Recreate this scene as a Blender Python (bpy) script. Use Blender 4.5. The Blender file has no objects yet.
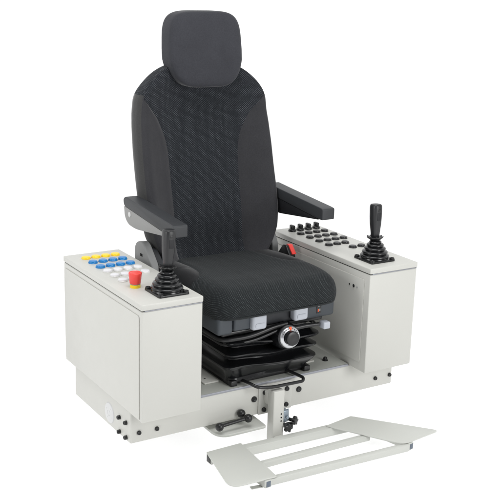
import bpy, bmesh, math
from mathutils import Vector, Matrix
PI = math.pi
SC = bpy.context.scene
COL = SC.collection
FLOOR = -0.186

# ------------------------------------------------------------------ materials
def nodes(name):
    m = bpy.data.materials.new(name); m.use_nodes = True
    nt = m.node_tree
    return m, nt, nt.nodes['Principled BSDF']

def N(nt, t, **kw):
    n = nt.nodes.new(t)
    for k, v in kw.items():
        if k.startswith('_'): setattr(n, k[1:], v)
        else: n.inputs[k].default_value = v
    return n

def noise_bump(nt, b, scale, strength, dist=0.001, detail=3):
    tc = N(nt, 'ShaderNodeTexCoord')
    no = N(nt, 'ShaderNodeTexNoise', Scale=scale, Detail=detail)
    bp = N(nt, 'ShaderNodeBump', Strength=strength, Distance=dist)
    nt.links.new(tc.outputs['Object'], no.inputs['Vector'])
    nt.links.new(no.outputs['Fac'], bp.inputs['Height'])
    nt.links.new(bp.outputs['Normal'], b.inputs['Normal'])
    return tc, no, bp

def plain(name, col, rough=.5, spec=.5, metal=0., bump=(300, .08), var=.06, sheen=0., coat=0.):
    m, nt, b = nodes(name)
    b.inputs['Roughness'].default_value = rough
    b.inputs['Specular IOR Level'].default_value = spec
    b.inputs['Metallic'].default_value = metal
    b.inputs['Sheen Weight'].default_value = sheen
    b.inputs['Coat Weight'].default_value = coat
    tc, no, bp = noise_bump(nt, b, bump[0], bump[1])
    n2 = N(nt, 'ShaderNodeTexNoise', Scale=9., Detail=4)
    nt.links.new(tc.outputs['Object'], n2.inputs['Vector'])
    mx = N(nt, 'ShaderNodeMix', _data_type='RGBA')
    mx.inputs[6].default_value = (*[c*(1-var) for c in col], 1)
    mx.inputs[7].default_value = (*[min(1, c*(1+var)) for c in col], 1)
    nt.links.new(n2.outputs['Fac'], mx.inputs[0])
    nt.links.new(mx.outputs[2], b.inputs['Base Color'])
    return m

def soft_creases(nt, tc, bp, scale=11., dist=.0045):
    # slow undulation of stretched cloth under the fine weave
    n4 = N(nt, 'ShaderNodeTexNoise', Scale=scale, Detail=2., Distortion=.8)
    nt.links.new(tc.outputs['Object'], n4.inputs['Vector'])
    b4 = N(nt, 'ShaderNodeBump', Strength=.55, Distance=dist)
    nt.links.new(n4.outputs['Fac'], b4.inputs['Height']); nt.links.new(b4.outputs['Normal'], bp.inputs['Normal'])

def sheet_metal(m):
    # pressed sheet: very slow waviness and uneven gloss
    nt = m.node_tree; b = nt.nodes['Principled BSDF']
    bp = b.inputs['Normal'].links[0].from_node
    tc = N(nt, 'ShaderNodeTexCoord')
    n1 = N(nt, 'ShaderNodeTexNoise', Scale=3.2, Detail=1.); nt.links.new(tc.outputs['Object'], n1.inputs['Vector'])
    b1 = N(nt, 'ShaderNodeBump', Strength=.5, Distance=.006); nt.links.new(n1.outputs['Fac'], b1.inputs['Height'])
    nt.links.new(b1.outputs['Normal'], bp.inputs['Normal'])
    n2 = N(nt, 'ShaderNodeTexNoise', Scale=22., Detail=5.); nt.links.new(tc.outputs['Object'], n2.inputs['Vector'])
    r = N(nt, 'ShaderNodeMapRange'); r.inputs['To Min'].default_value = .32; r.inputs['To Max'].default_value = .50
    nt.links.new(n2.outputs['Fac'], r.inputs['Value']); nt.links.new(r.outputs[0], b.inputs['Roughness'])

def woven(name, base, dot, pitch, sheen, rough=.9):
    """dark flat fabric with rows of small pale stitches in staggered columns; follows the weave coordinates stored on the pad"""
    m, nt, b = nodes(name)
    L = nt.links.new
    b.inputs['Roughness'].default_value = rough
    b.inputs['Specular IOR Level'].default_value = .2
    b.inputs['Sheen Weight'].default_value = sheen
    b.inputs['Sheen Roughness'].default_value = .5
    tc = N(nt, 'ShaderNodeTexCoord'); sp = N(nt, 'ShaderNodeSeparateXYZ')
    at = N(nt, 'ShaderNodeAttribute', _attribute_name='weave'); L(at.outputs['Vector'], sp.inputs[0])
    def mth(op, a, c=None, **k):
        n = N(nt, 'ShaderNodeMath', _operation=op)
        for i, v in enumerate((a, c)):
            if v is None: continue
            if isinstance(v, (int, float)): n.inputs[i].default_value = v
            else: L(v, n.inputs[i])
        return n.outputs[0]
    k = 2*PI/pitch
    v = sp.outputs['Y']
    wob = N(nt, 'ShaderNodeTexNoise', Scale=60., Detail=2); L(tc.outputs['Object'], wob.inputs['Vector'])
    w = mth('MULTIPLY', mth('SUBTRACT', wob.outputs['Fac'], .5), pitch*.22)
    sx = mth('SINE', mth('MULTIPLY', mth('ADD', sp.outputs['X'], w), k))
    sv = mth('SINE', mth('MULTIPLY', mth('ADD', v, w), k*.9))
    chk = mth('MULTIPLY', sx, sv)
    mr = N(nt, 'ShaderNodeMapRange', _interpolation_type='SMOOTHSTEP')
    mr.inputs['From Min'].default_value = .28; mr.inputs['From Max'].default_value = .75
    L(chk, mr.inputs['Value'])
    # columns of stronger and weaker stitches
    cmb = N(nt, 'ShaderNodeCombineXYZ'); L(sp.outputs['X'], cmb.inputs[0])
    L(mth('MULTIPLY', v, .06), cmb.inputs[1])
    band = N(nt, 'ShaderNodeTexNoise', Scale=55., Detail=1); L(cmb.outputs[0], band.inputs['Vector'])
    bm_ = N(nt, 'ShaderNodeMapRange'); bm_.inputs['From Min'].default_value = .35; bm_.inputs['From Max'].default_value = .68
    bm_.inputs['To Min'].default_value = .42
    L(band.outputs['Fac'], bm_.inputs['Value'])
    spk = N(nt, 'ShaderNodeTexNoise', Scale=190., Detail=2); L(tc.outputs['Object'], spk.inputs['Vector'])
    sm = N(nt, 'ShaderNodeMapRange'); sm.inputs['From Min'].default_value = .22; sm.inputs['From Max'].default_value = .58
    L(spk.outputs['Fac'], sm.inputs['Value'])
    f = mth('MULTIPLY', mth('MULTIPLY', mr.outputs[0], bm_.outputs[0]), sm.outputs[0])
    mx = N(nt, 'ShaderNodeMix', _data_type='RGBA')
    mx.inputs[6].default_value = (*base, 1); mx.inputs[7].default_value = (*dot, 1)
    L(f, mx.inputs[0]); L(mx.outputs[2], b.inputs['Base Color'])
    bp = N(nt, 'ShaderNodeBump', Strength=.35, Distance=.0012)
    L(chk, bp.inputs['Height']); L(bp.outputs['Normal'], b.inputs['Normal'])
    soft_creases(nt, tc, bp)
    return m

def velour(name, col, sheen=.2):
    m, nt, b = nodes(name)
    L = nt.links.new
    b.inputs['Roughness'].default_value = .95
    b.inputs['Specular IOR Level'].default_value = .15
    b.inputs['Sheen Weight'].default_value = sheen
    b.inputs['Sheen Roughness'].default_value = .35
    tc, no, bp = noise_bump(nt, b, 900, .35, .0008, 2)
    n2 = N(nt, 'ShaderNodeTexNoise', Scale=260., Detail=4)
    n3 = N(nt, 'ShaderNodeTexNoise', Scale=14., Detail=3)
    L(tc.outputs['Object'], n2.inputs['Vector']); L(tc.outputs['Object'], n3.inputs['Vector'])
    ad = N(nt, 'ShaderNodeMath', _operation='MULTIPLY_ADD'); L(n2.outputs['Fac'], ad.inputs[0]); ad.inputs[1].default_value = .6
    sc = N(nt, 'ShaderNodeMath', _operation='MULTIPLY'); L(n3.outputs['Fac'], sc.inputs[0]); sc.inputs[1].default_value = .4
    L(sc.outputs[0], ad.inputs[2])
    mx = N(nt, 'ShaderNodeMix', _data_type='RGBA')
    mx.inputs[6].default_value = (*[c*.6 for c in col], 1); mx.inputs[7].default_value = (*[c*1.4 for c in col], 1)
    L(ad.outputs[0], mx.inputs[0]); L(mx.outputs[2], b.inputs['Base Color'])
    soft_creases(nt, tc, bp)
    return m

M = {
 'paint':  plain('cream_powder_coat', (.530, .530, .497), .42, .45, bump=(520, .10), var=.02),
 'deck':   plain('grey_deck_paint', (.385, .395, .365), .4, .5, bump=(400, .12), var=.05),
 'plate':  plain('footrest_paint', (.515, .525, .492), .38, .45, bump=(420, .10), var=.03),
 'strip':  plain('aluminium_edge_strip', (.30, .31, .34), .35, .5, .5),
 'dark':   plain('dark_gap_rubber', (.012, .012, .012), .8, .2),
 'black':  plain('black_moulded_plastic', (.008, .0083, .009), .34, .5, bump=(500, .15)),
 'rubber': plain('black_bellows_rubber', (.0065, .007, .008), .24, .5, bump=(120, .12), var=.2),
 'grip':   plain('black_grip_plastic', (.013, .0135, .015), .40, .5, bump=(600, .2)),
 'pan':    plain('slate_grey_plastic', (.044, .052, .061), .5, .45, bump=(700, .2)),
 'panin':  plain('recess_grey_plastic', (.028, .030, .034), .55, .4, bump=(700, .2)),
 'tab':    plain('light_grey_plastic', (.43, .455, .50), .4, .5),
 'bracket':plain('mid_grey_plastic', (.25, .255, .255), .5, .4, bump=(700, .2)),
 'arm':    plain('armrest_grey_plastic', (.27, .27, .265), .5, .4, bump=(700, .2)),
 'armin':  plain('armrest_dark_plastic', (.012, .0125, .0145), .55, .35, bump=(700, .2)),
 'pad':    plain('armrest_black_pad', (.030, .0325, .036), .48, .45, bump=(900, .3), var=.1),
 'white':  plain('white_plastic', (.68, .68, .70), .35, .5),
 'label':  plain('white_label_film', (.58, .585, .585), .4, .5),
 'yellow': plain('yellow_button', (.90, .62, .015), .3, .5),
 'blue':   plain('blue_button', (.004, .185, .49), .28, .5),
 'red':    plain('red_button', (.78, .060, .048), .3, .5),
 'teal':   plain('teal_ring', (.10, .35, .36), .4, .5),
 'clear':  plain('pale_bezel', (.62, .62, .60), .25, .6),
 'chrome': plain('satin_metal', (.62, .63, .65), .28, .5, .85),
 'zinc':   plain('zinc_steel', (.28, .33, .38), .35, .5, .6),
 'cap':    plain('slate_end_cap', (.10, .125, .16), .45, .5),
 'orange': plain('orange_mark', (.85, .11, .02), .4, .5),
 'velour': velour('charcoal_velour', (.0345, .0345, .0380), .45),
 'gusset': velour('sidelit_gusset_velour', (.046, .046, .046), .45),  # bolster cloth made lighter: side light on the gusset put into its colour
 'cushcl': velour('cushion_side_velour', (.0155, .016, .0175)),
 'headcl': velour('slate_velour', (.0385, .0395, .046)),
 'mesh_b': woven('dotted_back_fabric', (.0115, .0135, .0168), (.110, .120, .134), .0066, .06),
 'mesh_c': woven('dotted_cushion_fabric', (.0105, .0128, .0142), (.075, .085, .088), .0068, .05),
}

for k in ('paint', 'plate', 'deck'): sheet_metal(M[k])

# ------------------------------------------------------------------ mesh helpers
class MB:
    """collects shapes into one mesh; every shape carries a material slot"""
    def __init__(s): s.bm = bmesh.new(); s.mats = []
    def slot(s, m):
        if m not in s.mats: s.mats.append(m)
        return s.mats.index(m)
    def take(s, b, mat, mtx=None):
        i = s.slot(mat)
        if mtx is not None: bmesh.ops.transform(b, matrix=mtx, verts=b.verts)
        bmesh.ops.recalc_face_normals(b, faces=b.faces)
        mp = {v: s.bm.verts.new(v.co) for v in b.verts}
        for f in b.faces:
            try:
                nf = s.bm.faces.new([mp[v] for v in f.verts]); nf.material_index = i; nf.smooth = True
            except ValueError: pass
        b.free(); return s
    def box(s, mat, x0, x1, y0, y1, z0, z1, bev=.002, seg=3, mtx=None):
        b = bmesh.new()
        bmesh.ops.create_cube(b, size=1)
        for v in b.verts:
            v.co = ((x0+x1)/2+v.co.x*(x1-x0), (y0+y1)/2+v.co.y*(y1-y0), (z0+z1)/2+v.co.z*(z1-z0))
        if bev > 0: bmesh.ops.bevel(b, geom=list(b.edges), offset=bev, segments=seg, affect='EDGES', profile=.5, clamp_overlap=True)
        return s.take(b, mat, mtx)
    def prism(s, mat, poly, h0, h1, bev=.001, seg=2, mtx=None):
        """poly in local xy, extruded h0..h1 along local z"""
        b = bmesh.new()
        lo = [b.verts.new((x, y, h0)) for x, y in poly]; hi = [b.verts.new((x, y, h1)) for x, y in poly]
        n = len(poly)
        b.faces.new(lo[::-1]); b.faces.new(hi)
        for i in range(n): b.faces.new((lo[i], lo[(i+1) % n], hi[(i+1) % n], hi[i]))
        bmesh.ops.recalc_face_normals(b, faces=b.faces)
        if bev > 0:
            es = [e for e in b.edges if abs(e.verts[0].co.z-e.verts[1].co.z) < 1e-9]
            bmesh.ops.bevel(b, geom=es, offset=bev, segments=seg, affect='EDGES', profile=.5, clamp_overlap=True)
        return s.take(b, mat, mtx)
    def lathe(s, mat, prof, n=40, mtx=None):
        b = bmesh.new(); rings = []
        for r, z in prof:
            rings.append([b.verts.new((0, 0, z))] if r < 1e-6 else [b.verts.new((r*math.cos(2*PI*i/n), r*math.sin(2*PI*i/n), z)) for i in range(n)])
        for A, B in zip(rings, rings[1:]):
            for i in range(n):
                j = (i+1) % n
                if len(A) == 1 and len(B) == 1: continue
                if len(A) == 1: b.faces.new((A[0], B[i], B[j]))
                elif len(B) == 1: b.faces.new((A[i], A[j], B[0]))
                else: b.faces.new((A[i], A[j], B[j], B[i]))
        return s.take(b, mat, mtx)
    def rings(s, mat, rs, cap=True, mtx=None):
        b = bmesh.new(); V = [[b.verts.new(p) for p in r] for r in rs]; n = len(rs[0])
        for A, B in zip(V, V[1:]):
            for i in range(n): b.faces.new((A[i], A[(i+1) % n], B[(i+1) % n], B[i]))
        if cap: b.faces.new(V[0][::-1]); b.faces.new(V[-1])
        return s.take(b, mat, mtx)
    def sweep(s, mat, path, r, n=14, rad=.0, mtx=None):
        P = [Vector(p) for p in path]
        if rad > 0:
            Q = [P[0]]
            for a, p, c in zip(P, P[1:], P[2:]):
                d = min(rad, (a-p).length*.49, (c-p).length*.49)
                p0 = p+(a-p).normalized()*d; p1 = p+(c-p).normalized()*d
                for k in range(7):
                    t = k/6; Q.append(p0*(1-t)**2+p*2*t*(1-t)+p1*t*t)
            Q.append(P[-1]); P = Q
        rs = []; up = None
        for i, p in enumerate(P):
            d = ((P[min(i+1, len(P)-1)]-P[max(i-1, 0)])).normalized()
            if up is None:
                up = Vector((0, 0, 1)) if abs(d.z) < .9 else Vector((1, 0, 0))
            a = d.cross(up).normalized(); up = a.cross(d).normalized()
            rr = r(i/(len(P)-1)) if callable(r) else r
            rs.append([p+(a*math.cos(2*PI*k/n)+up*math.sin(2*PI*k/n))*rr for k in range(n)])
        return s.rings(mat, rs, True, mtx)
    def build(s, name, parent=None, loc=(0, 0, 0), sharp=38):
        me = bpy.data.meshes.new(name)
        s.bm.normal_update(); s.bm.to_mesh(me); s.bm.free()
        for m in s.mats: me.materials.append(M[m])
        me.set_sharp_from_angle(angle=math.radians(sharp))
        return link(name, me, parent, loc)

WL = {}                                             # world place of every object
def link(name, data, parent, loc):
    o = bpy.data.objects.new(name, data); COL.objects.link(o)
    WL[o.name] = Vector(loc)
    o.location = Vector(loc)-(WL[parent.name] if parent else Vector())
    o.parent = parent
    return o
def again(o, loc, parent=None):                     # one more of the same part
    c = o.copy(); COL.objects.link(c); p = parent or o.parent
    WL[c.name] = Vector(loc); c.parent = p; c.location = Vector(loc)-WL[p.name]
    return c
def frame(origin, zdir, xdir=None):                 # local z along zdir
    z = Vector(zdir).normalized()
    x = Vector(xdir) if xdir else (Vector((1, 0, 0)) if abs(z.x) < .9 else Vector((0, 1, 0)))
    y = z.cross(x).normalized(); x = y.cross(z)
    m = Matrix((x, y, z)).transposed().to_4x4(); m.translation = Vector(origin); return m
def roundpoly(pts, rads, n=8):
    out = []; k = len(pts)
    for i in range(k):
        p = Vector(pts[i]); a = Vector(pts[i-1]); c = Vector(pts[(i+1) % k]); r = rads[i] if isinstance(rads, (list, tuple)) else rads
        if r <= 0: out.append(tuple(p)); continue
        d = min(r, (a-p).length*.49, (c-p).length*.49)
        p0 = p+(a-p).normalized()*d; p1 = p+(c-p).normalized()*d
        for j in range(n+1):
            t = j/n; q = p0*(1-t)**2+p*2*t*(1-t)+p1*t*t; out.append((q.x, q.y))
    return out
def lerp(tab, t):
    if t <= tab[0][0]: return tab[0][1]
    for (a, u), (b, v) in zip(tab, tab[1:]):
        if t <= b:
            k = (t-a)/(b-a); return u+(v-u)*k
    return tab[-1][1]
def smooth_tab(tab):
    def f(t):
        s = 0; w = 0
        h = (tab[-1][0]-tab[0][0])*.03
        for k in range(-4, 5):
            g = math.exp(-(k/2.2)**2); s += lerp(tab, t+k*h/4)*g; w += g
        return s/w
    return f
def catmull(pts, n):
    P = [Vector(p) for p in pts]; P = [P[0]*2-P[1]]+P+[P[-1]*2-P[-2]]; out = []
    for i in range(1, len(P)-2):
        for j in range(n):
            t = j/n; a, b, c, d = P[i-1:i+3]
            out.append(.5*((2*b)+(c-a)*t+(2*a-5*b+4*c-d)*t*t+(3*b-3*c+d-a)*t**3))
    out.append(P[-2]); return out
def resample(pts, n):
    L = [0]
    for a, b in zip(pts, pts[1:]): L.append(L[-1]+(b-a).length)
    out = []
    for k in range(n+1):
        s = L[-1]*k/n; i = 0
        while i < len(L)-2 and L[i+1] < s: i += 1
        t = (s-L[i])/max(1e-9, L[i+1]-L[i]); out.append(pts[i].lerp(pts[i+1], t))
    return out
N1, N2 = 22, 40
NG = 16
def half_section(ctrl, xb, gi=None):
    """right half of a closed pad section: centre front -> seam at x=xb -> side -> centre back; the seam falls on a vertex"""
    c = catmull(ctrl, 10)
    xb = min(xb, max(p.x for p in c)*.995 if gi is None else c[gi*10].x*.99)
    for i in range(len(c)-1):
        if c[i].x <= xb <= c[i+1].x:
            t = (xb-c[i].x)/max(1e-9, c[i+1].x-c[i].x); q = c[i].lerp(c[i+1], t); break
    head = resample(c[:i+1]+[q], N1)
    if gi is None: return head+resample([q]+c[i+1:], N2)[1:]
    return head+resample([q]+c[i+1:gi*10+1], NG)[1:]+resample(c[gi*10:], N2-NG)[1:]
def weave_coords(rs):
    n = len(rs[0]); half = n//2; out = []; v = 0
    for k, r in enumerate(rs):
        P = [Vector(p) for p in r]
        if k: v += (P[0]-Vector(rs[k-1][0])).length
        u = [0.]*n; a = b = 0
        for j in range(1, half+1):
            a += (P[j]-P[j-1]).length; u[j] = a
            b += (P[-j]-P[(-j+1) % n]).length
            if j < half: u[-j] = -b
        out.append([(x, v, 0) for x in u])
    return out
def loft_split(rs, pick, kinds=2):
    """builds one bmesh per kind of cover out of one loft; pick(k, j) names the kind of a face"""
    n = len(rs[0]); wc = weave_coords(rs); out = []
    for want in range(kinds):
        bm = bmesh.new(); out.append(bm)
        cache = {}; ly = bm.verts.layers.float_vector.new('weave')
        def v(k, j):
            if (k, j) not in cache: cache[(k, j)] = bm.verts.new(rs[k][j]); cache[(k, j)][ly] = wc[k][j]
            return cache[(k, j)]
        for k in range(len(rs)-1):
            for j in range(n):
                jj = min(j, n-1-j)
                if pick(k, jj) == want:
                    bm.faces.new((v(k, j), v(k, (j+1) % n), v(k+1, (j+1) % n), v(k+1, j)))
        for k in (0, len(rs)-1):
            if pick(min(k, len(rs)-2), N1+2) == want: bm.faces.new([v(k, j) for j in range(n)])
    return out
def superpad(mb, mat, hw, hz, th, n, p, place, nr=26, na=96, crown=.25):
    """soft rounded pad: superellipse outline, domed front and back"""
    rs = []
    for k in range(-nr, nr+1):
        u = k/nr; a = abs(u); s = math.sin((1-a)*PI/2) if False else None
        ang = u*PI/2
        rad = abs(math.cos(ang))**(2/p); dep = math.copysign(abs(math.sin(ang))**(2/p), ang)
        if abs(u) == 1: rad = .002
        rs.append((rad, dep))
    # inner rings close the front and back faces with a soft crown
    fr = [(.04+.96*rs[0][0]*0+i*.0, 0) for i in range(0)]
    R = []
    for rad, dep in rs:
        ring = []
        for i in range(na):
            a = 2*PI*i/na
            c, s = math.cos(a), math.sin(a)
            x = math.copysign(abs(c)**(2/n), c); z = math.copysign(abs(s)**(2/n), s)
            ring.append(place(x*rad*hw, z*rad*hz, dep*th/2))
        R.append(ring)
    mb.rings(mat, R)

# ------------------------------------------------------------------ the chair: one thing, bolted together
root = link('operator_chair', None, None, (0, .29, FLOOR))
root['label'] = 'charcoal fabric operator chair between two cream joystick consoles, on a cream base with a footrest'
root['category'] = 'control chair'
root.empty_display_size = .1

# ---------- base frame
W2 = .5; D = .574; H = .355; WC = .196
XB = .495; YB = .085; YE = .5; ZB = -.100
b = MB()
# pressed front beam, side beams and rear beam
b.prism('paint', roundpoly([(-XB, YE), (-XB, YB), (XB, YB), (XB, YE), (XB-.05, YE), (XB-.05, YB+.052), (-XB+.05, YB+.052), (-XB+.05, YE)], [0, .006, .006, 0, 0, .004, .004, 0]), ZB, -.0005, .003, 3)
b.box('paint', -.3035, .3035, YB, YB+.05, -.0006, .002, .0008)
b.box('paint', -XB+.051, XB-.051, YE-.05, YE-.001, ZB, -.001, .003)
base = b.build('base_frame', root)
b = MB()
b.box('deck', -.302, .302, YB+.0022, YE+.02, .0025, .0065, .0012)
b.box('strip', -.302, .302, YB-.0012, YB+.0016, -.0015, .0062, .0006)      # folded bright front edge
deck = b.build('deck_plate', base)
for s in (-1, 1):
    b = MB()
    b.box('paint', *(sorted((s*.21, s*.158))), .150, .46, .0066, .0125, .002)
    b.lathe('dark', [(0, .0004), (.0035, .0004), (.0035, 0)], 12, frame((s*.190, .185, .0124), (0, 0, 1)))
    b.build('slide_rail', base)
# thin bracket on the beam behind the footrest post
b = MB(); b.box('paint', -.052, .074, YB-.0045, YB-.0002, ZB-.001, -.003, .0012); b.build('post_bracket', base)
# bolts
def boltmesh(r, h):
    m = MB()
    m.lathe('black', [(0, h), (r*.35, h), (r*.42, h*.75), (r*.5, h*.75), (r*.58, h), (r*.85, h), (r, h*.72), (r, 0)], 24)
    return m
fr_d = frame((0, 0, 0), (0, -1, 0))
def front_bolts(r, h, spots, y):
    m = MB(); 
    m.lathe('black', [(0, h*.8), (r*.3, h*.8), (r*.4, h*.95), (r*.8, h), (r*.97, h*.7), (r, 0)], 26, fr_d)
    first = None
    for x, z in spots:
        if first is None: first = m.build('bolt', base, (x, y, z))
        else: again(first, (x, y, z))
front_bolts(.0098, .005, [(-.067, -.045), (.104, -.045)], YB-.0001)
front_bolts(.0080, .0065, [(-.030, -.028), (-.032, -.086), (.054, -.031), (.053, -.085)], YB-.0044)
front_bolts(.0068, .0065, [(-.468, -.069), (-.409, -.069), (.421, -.068), (.483, -.067)], YB-.0001)
m = MB(); m.lathe('black', [(0, .008), (.003, .008), (.0035, .0095), (.0055, .0095), (.0066, .007), (.0066, 0)], 24, frame((0, 0, 0), (-1, 0, 0)))
first = m.build('bolt', base, (-XB, .158, -.043))
for y, z in ((.112, -.042), (.157, -.089), (.111, -.089)): again(first, (-XB, y, z))
# round white cover on the side of the frame
m = MB()
m.lathe('label', [(0, .003), (.008, .003), (.0085, .0022), (.0095, .0022), (.010, .003), (.026, .003), (.031, .0022), (.033, 0)], 48, frame((-XB, .232, -.058), (-1, 0, 0)))
for k in range(4):
    a = k*PI/2+.6
    m.lathe('clear', [(0, .0036), (.0016, .0036), (.0016, 0)], 12, frame((-XB, .232+.019*math.cos(a), -.058+.019*math.sin(a)), (-1, 0, 0)))
o = m.build('round_cover', base); o['label'] = 'white plastic disc low on the cream side'
m = MB()
m.lathe('black', [(0, .012), (.005, .012), (.0075, .009), (.0075, .003), (.010, .002), (.010, 0)], 20)
m.build('deck_screw', base, (.251, .146, .0065))

# sliding plate under the frame and its locking bar
m = MB()
poly = roundpoly([(-.222, .20), (-.226, .030), (-.052, .030), (-.045, .165), (.222, .165), (.222, .47), (-.222, .47)], [0, .05, .01, .01, .01, 0, 0])
m.prism('plate', poly, -.125, -.116, .002)
m.box('plate', -.17, .17, .18, .46, -.1165, -.1005, .002)
m.build('slide_plate', root)
m = MB(); m.box('paint', -.13, .13, .40, .47, FLOOR, -.1285, .004); m.build('pedestal', root)
m = MB(); m.sweep('black', [(-.213, .048, -.092), (-.112, .048, -.085)], .0056)
lev = m.build('locking_bar', root)
m = MB(); m.lathe('black', [(0, -.0135), (.006, -.0122), (.0105, -.0085), (.0132, -.002), (.0132, .003), (.0105, .0088), (.006, .0122), (0, .0135)], 26)
k1 = m.build('ball_knob', lev, (-.214, .046, -.092)); again(k1, (-.111, .046, -.085)); again(k1, (-.120, .073, -.078))

# ---------- consoles
def console(sgn):
    x0, x1 = (-W2, -W2+WC) if sgn < 0 else (W2-WC, W2)
    m = MB()
    m.box('paint', x0+.0015, x1-.0015, .0015, D-.0015, .0, H-.0205, .003)
    c = m.build('console', root)
    c['label'] = 'cream console with yellow, blue and white buttons' if sgn < 0 else 'cream console with black buttons and rotary switches'
    m = MB()
    m.box('dark', x0+.004, x1-.004, .004, D-.004, H-.0204, H-.0182, 0)
    m.box('strip', x0+.010, x1-.003, .0008, .0038, H-.0206, H-.0178, .0004)
    m.build('gasket', c)
    m = MB(); m.box('paint', x0, x1, 0, D, H-.0178, H, .0028); m.build('lid', c)
    # flush door panel on the long side
    m = MB()
    py = roundpoly([(.016, .006), (.566, .006), (.566, H-.036), (.016, H-.036)], [.003, .01, .012, .012])
    if sgn < 0:
        m.prism('paint', [(-y, z) for y, z in py], 0, .0026, .0010, mtx=frame((x0+.0014, 0, 0), (-1, 0, 0), (0, -1, 0)))
        sx = x0
    else:
        py = roundpoly([(.028, .030), (.55, .030), (.55, H-.042), (.028, H-.042)], .008)
        m.prism('paint', [(-y, z) for y, z in py], 0, .003, .0012, mtx=frame((x0+.0014, 0, 0), (-1, 0, 0), (0, -1, 0)))
        for y, r, mt in ((.080, .0052, 'black'), (.102, .0026, 'dark'), (.061, .0026, 'bracket')):
            m.lathe(mt, [(0, .0025), (r*.6, .0025), (r, .001), (r, 0)], 18, frame((x0-.0016, y, .2795), (-1, 0, 0)))
    m.build('door_panel', c)
    return c
cl = console(-1); cr = console(1)

# push buttons
def button(mat, bez, r=.0138, h=.0068, rb=.0154):
    m = MB()
    m.lathe(bez, [(0, 0), (rb, 0), (rb, .0022), (rb-.0012, .0032), (r+.0004, .0032), (r+.0004, .001)], 30)
    m.lathe(mat, [(r, .001), (r, h-.0018), (r-.0007, h-.0006), (r-.002, h), (r*.6, h+.0003), (0, h+.0004)], 30)
    return m
def row(mat, bez, label, spots, par, **k):
    f = None
    for x, y in spots:
        if f is None:
            f = button(mat, bez, **k).build('push_button', par, (x, y, H)); f['label'] = label
        else: again(f, (x, y, H))
XL = (-.447, -.413, -.379, -.345)
row('yellow', 'yellow', 'yellow push button', [(x, .513) for x in XL], cl, h=.0062)
row('blue', 'blue', 'blue push button', [(x, y) for y in (.457, .400) for x in XL], cl, h=.0074)
row('white', 'clear', 'white push button', [(x, y) for y in (.346, .293) for x in XL]+[(-.447, .237), (-.413, .237)], cl)
XR = (.362, .397, .432, .467)
row('black', 'black', 'black push button', [(x, y) for y in (.475, .418, .361) for x in XR]+[(x, .304) for x in XR[:3]]+[(.420, .245), (.457, .245)], cr, h=.0074, r=.0128, rb=.0146)
sw = MB()
sw.lathe('black', [(0, 0), (.0146, 0), (.0146, .004), (.0125, .007), (.0105, .0085), (0, .0085)], 30)
sw.box('black', -.0052, .0052, -.0118, .0118, .008, .0225, .0022)
sw.lathe('black', [(.0085, .008), (.0075, .018), (0, .0185)], 24)
f = sw.build('rotary_switch', cr, (.360, .526, H))
for x in (.395, .430, .466): again(f, (x, .526, H))

# emergency stop
m = MB()
m.lathe('yellow', [(0, 0), (.0155, 0), (.0155, .0085), (.0145, .0095), (.012, .0095)], 36)
es = m.build('emergency_stop', root, (-.441, .164, H))
es['label'] = 'red mushroom emergency button on a yellow collar'
m = MB()
m.lathe('teal', [(.0125, .0090), (.0146, .0096), (.0146, .0120), (.012, .0125)], 32)
m.lathe('red', [(.0125, .0118), (.0162, .0122), (.0172, .020), (.0188, .036), (.0196, .0425), (.0192, .0445), (.0175, .0458), (.0165, .0448), (.009, .0455), (0, .0458)], 40)
m.build('mushroom_head', es, (-.441, .164, H))

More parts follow.
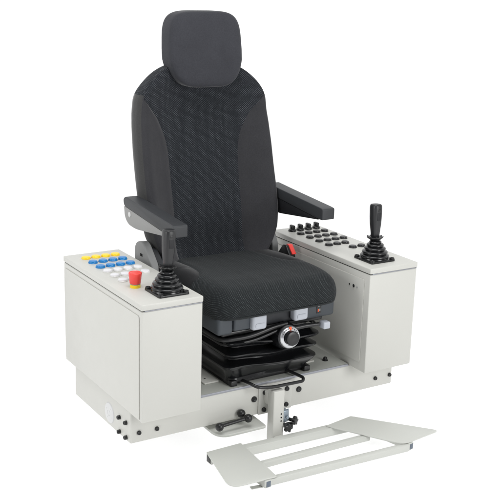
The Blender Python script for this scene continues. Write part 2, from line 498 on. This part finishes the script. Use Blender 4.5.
# ---------- joysticks
def joystick(cx, cy, tilt):
    m = MB()
    m.prism('black', roundpoly([(-.049, -.049), (.049, -.049), (.049, .049), (-.049, .049)], .007), 0, .0065, .0015)
    for sx in (-1, 1):
        for sy in (-1, 1):
            m.lathe('black', [(.0085, .005), (.008, .0105), (.0055, .0115), (.004, .0095), (0, .0095)], 18, Matrix.Translation((sx*.0405, sy*.0405, 0)))
    j = m.build('joystick', root, (cx, cy, H))
    m = MB()
    prof = [(0.046, .006)]
    R = [(.0475, .0165), (.0425, .0285), (.0355, .0405), (.0285, .0520), (.0205, .0615)]
    for i, (r, z) in enumerate(R):
        inner = r-.0072
        prof += [(r-.003, z-.0062), (r-.0004, z-.0035), (r, z-.0010), (r-.0015, z+.0015), (r-.0045, z+.0030), (inner-.001, z+.0042)]
    prof += [(.0125, .066), (.0125, .074), (0, .074)]
    m.lathe('rubber', prof, 48); m.build('boot', j, (cx, cy, H), sharp=60)
    T = Matrix.Rotation(tilt[0], 4, 'X') @ Matrix.Rotation(tilt[1], 4, 'Y')
    m = MB()
    # scalloped collar under the grip
    b2 = bmesh.new(); n = 72; rings = []
    for r, z, amp in ((.010, .064, 0), (.019, .0680, .02), (.0255, .0730, .045), (.0268, .0755, .05), (.0262, .0772, .05), (.0245, .0770, .04), (.018, .0745, .02), (.012, .077, 0)):
        rings.append([(r*(1+amp*math.cos(9*2*PI*i/n))*math.cos(2*PI*i/n), r*(1+amp*math.cos(9*2*PI*i/n))*math.sin(2*PI*i/n), z+amp*.03*math.cos(9*2*PI*i/n)) for i in range(n)])
    b2.free()
    m.rings('black', rings, True, T)
    m.build('collar', j, (cx, cy, H), sharp=60)
    m = MB(); rs = []; n = 40
    for z, rx, ry in ((.076, .0118, .0118), (.080, .0130, .0132), (.092, .0139, .0144), (.106, .0153, .0160), (.124, .0171, .0179), (.142, .0178, .0188), (.158, .0180, .0190), (.170, .0180, .0190), (.178, .0176, .0186), (.1815, .0168, .0176), (.1840, .0150, .0158), (.1848, .010, .011), (.185, .001, .001)):
        ring = []
        for i in range(n):
            a = 2*PI*i/n; c, s_ = math.cos(a), math.sin(a); e = 2/2.7
            ring.append((math.copysign(abs(c)**e, c)*rx, math.copysign(abs(s_)**e, s_)*ry, z))
        rs.append(ring)
    m.rings('grip', rs, True, T)
    g = m.build('grip', j, (cx, cy, H), sharp=55)
    m = MB()
    m.box('armin', -.0075, .0075, -.0196, -.0150, .132, .158, .0015, mtx=T)
    m.box('black', -.0060, .0060, -.0196, -.0150, .162, .171, .0015, mtx=T)
    m.build('thumb_switch', j, (cx, cy, H))
joystick(-.380, .081, (-.03, .045)); joystick(.390, .090, (-.05, .005))

# ---------- suspension with rubber bellows
def rrect(hx, y0, y1, z, r, n=9, skew=(0, 0), run=10):
    pts = []
    cs = [(hx-r, y0+r, -PI/2), (hx-r, y1-r, 0), (-hx+r, y1-r, PI/2), (-hx+r, y0+r, PI)]
    for cx, cy, a0 in cs:
        for k in range(n+1):
            a = a0+k/n*PI/2; x = cx+r*math.cos(a); y = cy+r*math.sin(a)
            pts.append((x, y, z))
    out = []
    for i, p in enumerate(pts):
        q = pts[(i+1) % len(pts)]; out.append(p)
        if math.dist(p, q) > .05:
            for j in range(1, run): out.append(tuple(a+(b-a)*j/run for a, b in zip(p, q)))
    return out
m = MB()
lv = [(.020, .150, .104), (.030, .150, .104), (.046, .160, .088), (.058, .168, .076), (.066, .172, .071), (.070, .171, .072), (.0735, .160, .086), (.080, .147, .106),
      (.084, .146, .108), (.092, .158, .088), (.100, .168, .075), (.1065, .173, .070), (.1105, .172, .071), (.114, .160, .088), (.121, .147, .108),
      (.125, .147, .108), (.132, .160, .088), (.139, .169, .075), (.145, .173, .070), (.149, .172, .071), (.153, .162, .086), (.160, .150, .104), (.178, .150, .100), (.196, .160, .092)]
rs = []
for z, hx, yf in lv:
    wav = .010 if .05 < z < .16 else 0
    r = rrect(hx, yf, .50-yf*.3, z, .030)
    rs.append([(x*(1+.012*math.sin(z*90+y*6)), y+.006*math.sin(x*17+z*60), zz+wav*(.75*math.sin(x*10+1.2+z*14)-.35*math.cos(x*23))*(1 if y < .3 else .4)) for x, y, zz in r])
m.rings('rubber', rs)
sus = m.build('suspension', root, sharp=50)
m = MB()
m.box('black', -.148, .150, .112, .46, .0068, .0215, .003)
for x in (-.135, .142):
    m.box('black', x-.012, x+.012, .094, .14, .0068, .026, .004)
m.build('suspension_foot', sus)
# tilted upper pan of the suspension, seen as dark ribs under the seat
m = MB()
m.sweep('black', [(-.20, .30, .180), (-.19, .085, .170), (-.10, .066, .176), (-.02, .060, .196), (.03, .060, .200)], .0075, rad=.03)
m.sweep('black', [(-.19, .30, .160), (-.175, .090, .150), (-.08, .074, .158), (.0, .066, .180)], .006, rad=.03)
m.sweep('black', [(.03, .060, .188), (.10, .064, .176), (.165, .085, .168), (.175, .30, .168)], .006, rad=.03)
m.box('black', -.19, .185, .082, .45, .181, .197, .006)
m.build('upper_bracket', sus)

# weight knob
kd = Vector((-.10, -1, .12)).normalized()
kc = Vector((.027, .040, .1615))
KF = frame(kc, kd, (1, 0, 0)) @ Matrix.Scale(1.2, 4)
m = MB()
m.lathe('rubber', [(.036, -.060), (.037, -.030), (.033, -.012), (.031, -.004), (.0, -.004)], 40, KF)
m.lathe('chrome', [(.0280, -.008), (.0295, -.004), (.0295, .003), (.0280, .0065), (.0255, .0085), (.021, .0098), (.0205, .006), (0, .006)], 48, KF)
kn = m.build('weight_knob', root)
m = MB()
pr = [(0.0188, .004), (.0188, .0205), (.0178, .0225), (.0156, .0235), (.006, .0228), (0, .0226)]
m.lathe('black', pr, 40, KF); m.build('knob_cap', kn)
m = MB()
m.box('orange', -.0034, .0034, .0198, .0290, .0062, .0102, .0006, mtx=KF)
for k in range(-5, 6):
    if k == 0: continue
    m.box('dark', -.0005, .0005, .0215, .0250, .0062, .00985, .0001, mtx=KF @ Matrix.Rotation(-k*.27, 4, 'Z'))
o = m.build('dial_marks', kn); o['label'] = 'orange pointer and dark ticks on the silver dial'
# height lever
m = MB()
m.sweep('black', [(.04, .062, .178), (.10, .054, .183), (.145, .046, .1835)], lambda t: .0085-.0025*t)
lv_ = m.build('height_lever', root)
m = MB(); m.box('tab', .150, .1755, .026, .054, .1695, .1925, .004); m.build('lever_tip', lv_)
# loop bar in front
m = MB()
m.sweep('black', [(-.100, .110, .018), (-.100, .060, .024), (-.086, .036, .016), (-.030, .033, .008), (.083, .033, .006), (.092, .044, .012), (.070, .110, .020)], .0052, rad=.018)
m.build('adjuster_bar', root, sharp=70)

# ---------- seat pan
m = MB()
m.box('panin', -.200, .205, .078, .45, .197, .262, .010, 4)
pan = m.build('seat_pan', root)
m = MB()
# left nose in two pieces with a dark joint, right nose in one
m.box('pan', -.219, -.1635, .060, .40, .195, .252, .012, 5)
m.build('front_trim', pan)
m = MB(); m.box('pan', -.1605, -.098, .063, .13, .201, .249, .008, 4); m.build('front_trim', pan)
m = MB(); m.box('pan', .094, .214, .060, .40, .199, .255, .010, 5); m.build('front_trim', pan)
m2 = MB()
m2.box('tab', -.0268, .0268, -.002, .03, -.0245, .0245, .010, 6)
m2.prism('tab', roundpoly([(-.0165, -.0165), (.0165, -.0165), (.0165, -.002), (-.0165, -.002)], .005), 0, .0016, .0008, 2, frame((0, -.0018, 0), (0, -1, 0), (1, 0, 0)))
t1 = m2.build('adjuster_tab', pan, (-.076, .050, .2225)); again(t1, (.078, .050, .2285))
m = MB()
m.box('black', .142, .160, .0585, .0604, .215, .247, .0006)
m.box('bracket', .1470, .1530, .0580, .0590, .2370, .2395, .0003)
m.box('orange', .1465, .1500, .0580, .0590, .220, .229, .0003)
m.box('bracket', .1515, .1565, .0580, .0590, .222, .230, .0003)
o = m.build('pictogram', pan); o['label'] = 'small black plate with an orange and grey mark'

# ---------- cushion
hwy = smooth_tab([(.028, .214), (.036, .219), (.050, .226), (.075, .232), (.12, .238), (.30, .240), (.42, .234), (.50, .222), (.56, .20)])
topy = smooth_tab([(.028, .326), (.045, .328), (.070, .332), (.105, .3365), (.16, .341), (.25, .341), (.35, .337), (.46, .329), (.56, .32)])
boty = smooth_tab([(.028, .2405), (.036, .2405), (.050, .2405), (.075, .2405), (.3, .241), (.56, .241)])
seam = smooth_tab([(.16, .236), (.21, .205), (.26, .172), (.30, .160), (.36, .152), (.56, .148)])
YF, YT = .088, .0275
def csec(y):
    e = 1. if y >= YF else max(.0, 1-((YF-y)/(YF-YT))**2.2)**(1/2.2)
    h = hwy(y)*(.86+.14*e); zt = .258+(topy(y)-.258)*max(e, .02); zb = .258+(boty(y)-.258)*max(e, .02); d = zt-zb
    dish = .012*min(1, max(0, (y-.08)/.15)); cr = .004
    return ([(0, zt-dish), (h*.40, zt-dish*.8), (h*.64, zt-dish*.25), (h*.80, zt), (h*.90, zt-d*.08), (h*.97, zt-d*.26), (h, zt-d*.52), (h*.985, zt-d*.80), (h*.95, zb+d*.04), (h*.85, zb), (h*.4, zb), (0, zb)], seam(y))
ys = [YF-(YF-YT)*(1-e**2.2)**(1/2.2) for e in (.02, .05, .08, .12, .17, .23, .30, .37, .44, .51, .58, .65, .72, .79, .86, .92, .97)]+[.0885]+[.096+.0125*i for i in range(38)]
rs = []
for y in ys:
    ctrl, xb = csec(y)
    h = half_section(ctrl, xb)
    if y > .20:
        k = min(1, (y-.20)/.05)
        h[N1] = h[N1]-Vector((0, .0035*k)); h[N1-1] -= Vector((0, .0014*k)); h[N1+1] -= Vector((0, .0014*k))
    full = h+[Vector((-p.x, p.y)) for p in h[-2:0:-1]]
    rs.append([(p.x, y+.010*(1-min(1, (abs(p.x)/.24)))*0+.022*max(0, (abs(p.x)-.12)/.12)**2*max(0, 1-(y-.03)/.12), p.y) for p in full])
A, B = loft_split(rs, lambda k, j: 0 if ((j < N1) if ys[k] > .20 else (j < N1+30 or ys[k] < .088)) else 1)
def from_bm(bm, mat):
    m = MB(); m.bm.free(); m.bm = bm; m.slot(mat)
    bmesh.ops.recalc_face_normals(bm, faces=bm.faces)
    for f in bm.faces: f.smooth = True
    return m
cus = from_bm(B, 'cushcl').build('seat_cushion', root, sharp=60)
from_bm(A, 'mesh_c').build('cushion_insert', cus, sharp=60)

# ---------- backrest
hwz = smooth_tab([(.29, .160), (.315, .186), (.34, .210), (.37, .230), (.41, .246), (.47, 0.254), (.55, 0.258), (.68, 0.256), (.76, 0.252), (.815, 0.246), (.847, 0.242), (.872, 0.231), (.90, 0.208), (.925, 0.180), (.943, 0.152), (.955, 0.125), (.965, 0.090), (.972, 0.030)])
pb = smooth_tab([(.29, .130), (.60, .132), (.68, .135), (.73, .147), (.79, .176), (.83, .212), (.86, .236), (.88, .26), (1, .26)])
tk = smooth_tab([(.29, 1), (.86, 1), (.90, .9), (.93, .74), (.955, .5), (.972, .2)])
bol = smooth_tab([(.29, .55), (.42, 1), (.70, 1), (.85, .45), (.93, .1), (1, 0)])
rec = smooth_tab([(.29, .078), (.36, .074), (.45, .062), (.60, .050), (.72, .043), (.80, .034), (.88, .020), (.94, .006), (.972, 0)])
def y0(z): return .436-.016*min(1, max(0, (z-.80)/.10))+.222*(z-.333)-.010*math.exp(-((z-.46)/.10)**2)
def bsec(z):
    h = hwz(z); k = tk(z); q = bol(z)
    g = rec(z)
    return ([(0, g), (h*.30, g-.001), (h*.47, g-.005*q), (h*.62, g*.72-.006*q), (h*.76, g*.38-.010*q), (h*.875, g*.07-.013*q), (h*.93, -.013*q), (h*.972, -.003*q), (h*.992, .012), (h, .030*k+.002), (h*.998, .048*k+.004), (h*.975, .063*k+.003), (h*.92, .071*k+.003), (h*.78, .076*k+.002), (h*.4, .080*k+.001), (0, .080*k+.001)], pb(z))
zs = [.29+.0085*i for i in range(66)]+[.851+.006*i for i in range(15)]+[.940, .945, .950, .9545, .9585, .962, .965, .968, .970, .972]
rs = []
for z in zs:
    ctrl, xb = bsec(z)
    k = tk(z); ctrl = [(x, (1-k)*.018+y) for x, y in ctrl]
    h = half_section(ctrl, xb, 7)
    h[N1+NG] += Vector((-.0015, .0012))
    g = .0034*(1 if z < .86 else 0)
    h[N1] += Vector((0, g)); h[N1-1] += Vector((0, g*.4)); h[N1+1] += Vector((0, g*.4))
    full = h+[Vector((-p.x, p.y)) for p in h[-2:0:-1]]
    rs.append([(p.x, y0(z)+p.y, z) for p in full])
A, B, G = loft_split(rs, lambda k, j: 0 if (j < N1 if zs[k] < .858 else j < N1+NG+10) else (1 if j < N1+NG or zs[k] >= .858 else 2), 3)
bk = from_bm(B, 'velour').build('backrest', root, sharp=60)
from_bm(A, 'mesh_b').build('back_insert', bk, sharp=60)
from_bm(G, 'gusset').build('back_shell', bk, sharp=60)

# ---------- headrest
def hplace(x, z, d):
    zz = .1265+z
    taper = 1-.21*max(0, (-z-.02)/.105)**1.4-.055*max(0, (z+.03)/.15)
    xx = x*taper
    return (xx, (.566+.115*(zz-.12)+d+.006*(xx/.146)**2), .880+zz)
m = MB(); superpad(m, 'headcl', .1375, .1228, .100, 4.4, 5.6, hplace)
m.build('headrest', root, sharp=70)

# ---------- armrests
def armrest(s):
    xo, xi = s*.2985, s*.2500
    lo, hi = sorted((xo, xi))
    F = frame((0, 0, 0), (1, 0, 0), (0, 1, 0))      # local x=y(world), local y=z, local z=x
    m = MB()
    padp = roundpoly([(.197, .477), (.215, .4765), (.545, .508), (.552, .530), (.535, .541), (.44, .533), (.215, .5165), (.197, .514)], [.004, .004, .008, .010, .02, .05, .012, .006])
    m.prism('pad', padp, lo, hi, .0055, 4, F)
    a = m.build('armrest', root)
    m = MB()
    sup = roundpoly([(.222, .4745), (.228, .4770), (.548, .507), (.541, .470), (.515, .452), (.46, .4475)], [.004, .003, .006, .015, .02, .03])
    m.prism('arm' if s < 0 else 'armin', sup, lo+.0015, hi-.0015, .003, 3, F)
    m.build('arm_support', a)
    m = MB()
    m.lathe('label', [(0, .002), (.0072, .002), (.0088, .001), (.0088, 0)], 24, frame((xo-s*.0015, .505, .486), (s, 0, 0)))
    m.build('pivot_cap', a)
    m = MB()                                        # pivot shaft into the back
    m.lathe('black', [(.020, 0), (.020, .045), (0, .045)], 24, frame((xi, .515, .492), (-s, 0, 0)))
    m.build('pivot_shaft', a)
    # hinge cover at the foot of the backrest
    m = MB()
    hp = roundpoly([(.522, .30), (.522, .376), (.506, .394), (.470, .401), (.452, .394), (.396, .340), (.385, .30)], [0, .02, .02, .02, .02, .01, 0])
    if s > 0: hp = roundpoly([(.540, .29), (.540, .36), (.522, .376), (.500, .366), (.480, .330), (.474, .29)], [0, .01, .01, .01, .01, 0])
    xa, xb = sorted((s*.272, s*.246))
    m.prism('bracket', hp, xa, xb, .005, 4, F)
    r = m.build('hinge_cover', root)
    m = MB()
    xa, xb = sorted((s*.2465, s*.225))
    hp2 = roundpoly([(.53, .29), (.51, .36), (.46, .385), (.38, .325), (.37, .29)], [0, .02, .02, .01, 0])
    if s > 0: hp2 = roundpoly([(.545, .29), (.545, .35), (.50, .35), (.49, .29)], .004)
    m.prism('panin', hp2, xa, xb, .003, 3, F)
    m.build('hinge_plate', r)
    if s > 0: return
    m = MB(); m.box('dark', s*.272-.0012, s*.272+.0012, .462, .478, .352, .361, .0006); m.build('hinge_slot', r)
armrest(-1); armrest(1)

# belt buckle
m = MB()
F = frame((0, 0, 0), (1, 0, 0), (0, 1, 0))
m.prism('black', roundpoly([(.492, .26), (.425, .343), (.405, .343), (.380, .312), (.36, .26)], [.0, .006, .006, .008, 0]), .252, .276, .003, 3, F)
bu = m.build('belt_buckle', root)
m = MB()
m.prism('red', roundpoly([(.418, .3445), (.403, .3455), (.376, .3165), (.384, .3125)], .002), .262, .2775, .0015, 2, F)
o = m.build('release_button', bu); o['label'] = 'red release button'

# ---------- footrest
m = MB()
m.box('paint', -.0345, .0055, .0195, .0555, -.1775, -.004, .0035)
m.box('paint', -.030, .001, .0100, .0192, -.174, -.154, .0015)
m.box('paint', -.0335, .0045, .0560, YB-.0050, -.060, -.020, .002)
ft = m.build('footrest_post', root)
m = MB()
for z in (-.083, -.095, -.107): m.lathe('dark', [(0, .0008), (.0026, .0008), (.0026, 0)], 14, frame((-.005, .0195, z), (0, -1, 0)))
m.build('index_hole', ft)
m = MB()
m.box('zinc', .0075, .026, .025, .060, -.118, -.078, .003)
m.prism('zinc', roundpoly([(.03, -.075), (.075, -.105), (.075, -.118), (.03, -.118)], .004), .026, .031, .001, mtx=F)
m.lathe('zinc', [(.006, -.01), (.006, .006), (0, .006)], 6, frame((.020, .025, -.100), (0, -1, 0)))
m.build('clamp', ft)
m = MB()
star = [((.0125+.0022*math.cos(5*t))*math.cos(t), (.0125+.0022*math.cos(5*t))*math.sin(t)) for t in [2*PI*i/60 for i in range(60)]]
m.prism('black', star, .010, .024, .003, 3, frame((.037, .031, -.115), (.5, -1, 0)))
m.lathe('black', [(.0055, -.014), (.0055, .012), (0, .012)], 16, frame((.037, .031, -.115), (.5, -1, 0)))
kk = m.build('clamp_knob', ft)
m = MB()
m.prism('black', star, .006, .020, .003, 3, frame((.018, .022, -.132), (-.2, -1, .1)))
m.lathe('black', [(.0075, -.02), (.0095, .006), (0, .006)], 16, frame((.018, .022, -.132), (-.2, -1, .1)))
m.box('black', .020, .044, .02, .036, -.146, -.124, .004)
m.build('clamp_lever', ft)

ZP = -.145
m = MB()
def bar(m, mat, p0, p1, w, z0, z1, bev=.002):
    p0, p1 = Vector((*p0, 0)), Vector((*p1, 0)); d = p1-p0; L = d.length
    X = d.normalized(); Y = Vector((-X.y, X.x, 0))
    T = Matrix((X, Y, Vector((0, 0, 1)))).transposed().to_4x4(); T.translation = p0
    m.box(mat, 0, L, -w/2, w/2, z0, z1, bev, 2, T)
bar(m, 'plate', (-.276, .0005), (.270, -.016), .028, ZP-.033, ZP-.0045)
fr = m.build('footrest', root)
for p0, p1, w, h in (((-.205, -.114), (.240, -.118), .018, .018), ((-.1990, -.208), (.3060, -.2310), .020, .021)):
    m = MB(); bar(m, 'plate', p0, p1, w, ZP-.006-h, ZP-.0055); m.build('cross_bar', fr)
for p0, p1 in (((-.222, -.015), (-.206, -.2215)), ((.2750, -.040), (.3180, -.2330))):
    m = MB(); bar(m, 'plate', p0, p1, .022, ZP-.0285, ZP-.0048)
    sb = m.build('side_bar', fr)
    d = (Vector(p1)-Vector(p0)).normalized(); q = Vector(p1)
    m = MB(); bar(m, 'cap', tuple(q-d*.002), tuple(q+d*.0012), .0155, ZP-.0255, ZP-.0078, .0006); m.build('end_cap', sb)
m = MB(); bar(m, 'black', (-.2775, .0004), (-.2745, .0004), .023, ZP-.0305, ZP-.0075, .0006); m.build('end_cap', fr)
m = MB(); bar(m, 'plate', (-.250, -.196), (-.196, -.204), .016, ZP-.0312, ZP-.0287, .001); m.build('support_tab', fr)
m = MB()
m.prism('plate', roundpoly([(-.279, .012), (-.155, .015), (-.1755, -.219), (-.331, -.2145)], [.004, .004, .006, .045], 12), ZP-.0042, ZP, .0012)
m.build('foot_plate', fr)
m = MB()
m.prism('plate', roundpoly([(.150, -.010), (.266, .012), (.452, -.2125), (.283, -.2345)], [.004, .006, .022, .034], 12), ZP-.0042, ZP, .0012)
m.build('foot_plate', fr)

# ------------------------------------------------------------------ setting: white translucent studio floor, white surround
m, nt, pb_ = nodes('underlit_white_floor')
out = nt.nodes['Material Output']; nt.nodes.remove(pb_)
df = N(nt, 'ShaderNodeBsdfDiffuse', Color=(.97, .97, .97, 1)); tr = N(nt, 'ShaderNodeBsdfTranslucent', Color=(.97, .97, .97, 1))
ms = N(nt, 'ShaderNodeMixShader', Fac=.6)  # translucent so the added glow from below washes out shadows on it
nt.links.new(df.outputs[0], ms.inputs[1]); nt.links.new(tr.outputs[0], ms.inputs[2]); nt.links.new(ms.outputs[0], out.inputs[0])
me = bpy.data.meshes.new('floor'); bm = bmesh.new()
bmesh.ops.create_circle(bm, cap_ends=True, segments=96, radius=9)
bm.to_mesh(me); bm.free(); me.materials.append(m)
fl = bpy.data.objects.new('floor', me); COL.objects.link(fl); fl.location = (0, 1, FLOOR); fl['kind'] = 'structure'; fl['label'] = 'seamless white studio floor'

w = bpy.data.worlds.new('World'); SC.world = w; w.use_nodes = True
nt = w.node_tree; L = nt.links.new
bg = nt.nodes['Background']
tc = N(nt, 'ShaderNodeTexCoord')
def dotdir(v):
    d = N(nt, 'ShaderNodeVectorMath', _operation='DOT_PRODUCT'); d.inputs[1].default_value = Vector(v).normalized()
    L(tc.outputs['Generated'], d.inputs[0]); return d.outputs['Value']
# white backdrop behind the chair, dimmer studio in front of it, added glow below to whiten the floor
f = N(nt, 'ShaderNodeMapRange', _interpolation_type='SMOOTHSTEP')
f.inputs['From Min'].default_value = -.30; f.inputs['From Max'].default_value = .25
f.inputs['To Min'].default_value = .22; f.inputs['To Max'].default_value = 1.08
L(dotdir((.516, .816, -.05)), f.inputs['Value'])
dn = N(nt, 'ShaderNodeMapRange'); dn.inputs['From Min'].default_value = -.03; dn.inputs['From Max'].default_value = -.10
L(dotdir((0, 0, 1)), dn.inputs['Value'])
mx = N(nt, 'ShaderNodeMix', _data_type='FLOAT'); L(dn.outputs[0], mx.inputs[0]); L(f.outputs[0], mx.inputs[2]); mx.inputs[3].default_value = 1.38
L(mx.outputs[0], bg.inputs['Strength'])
bg.inputs['Color'].default_value = (1, 1, 1, 1)

def area(name, loc, target, size, power):
    l = bpy.data.lights.new(name, 'AREA'); l.shape = 'RECTANGLE'; l.size, l.size_y = size; l.energy = power
    o = bpy.data.objects.new(name, l); COL.objects.link(o); o.location = loc
    o.rotation_euler = (Vector(target)-Vector(loc)).to_track_quat('-Z', 'Y').to_euler(); return o
area('overhead_softbox', (-.6, -.6, 3.2), (0, .3, .3), (1.8, 1.8), 60)
area('front_softbox', (.9, -3.2, 1.3), (0, .1, .2), (1.3, 1.6), 63)
area('side_softbox', (-3.2, .1, 1.3), (0, .2, .3), (1.2, 1.6), 38)

# ------------------------------------------------------------------ camera
cam = bpy.data.cameras.new('camera'); co = bpy.data.objects.new('camera', cam); COL.objects.link(co); SC.camera = co
cam.sensor_width = 36; cam.lens = 36*1011.48033/500; cam.clip_start = .05; cam.clip_end = 200
az, el, ro = .564209868, .263363553, .0287269956
d = Vector((math.sin(az)*math.cos(el), math.cos(az)*math.cos(el), -math.sin(el)))
r = d.cross(Vector((0, 0, 1))).normalized(); u = r.cross(d)
r2 = r*math.cos(ro)+u*math.sin(ro); u2 = -r*math.sin(ro)+u*math.cos(ro)
mt = Matrix((r2, u2, -d)).transposed().to_4x4(); mt.translation = (-1.67065692, -2.40064498, 1.23915537)
co.matrix_world = mt
vs = SC.view_settings; vs.view_transform = 'Standard'; vs.look = 'None'; vs.exposure = 0; vs.gamma = 1
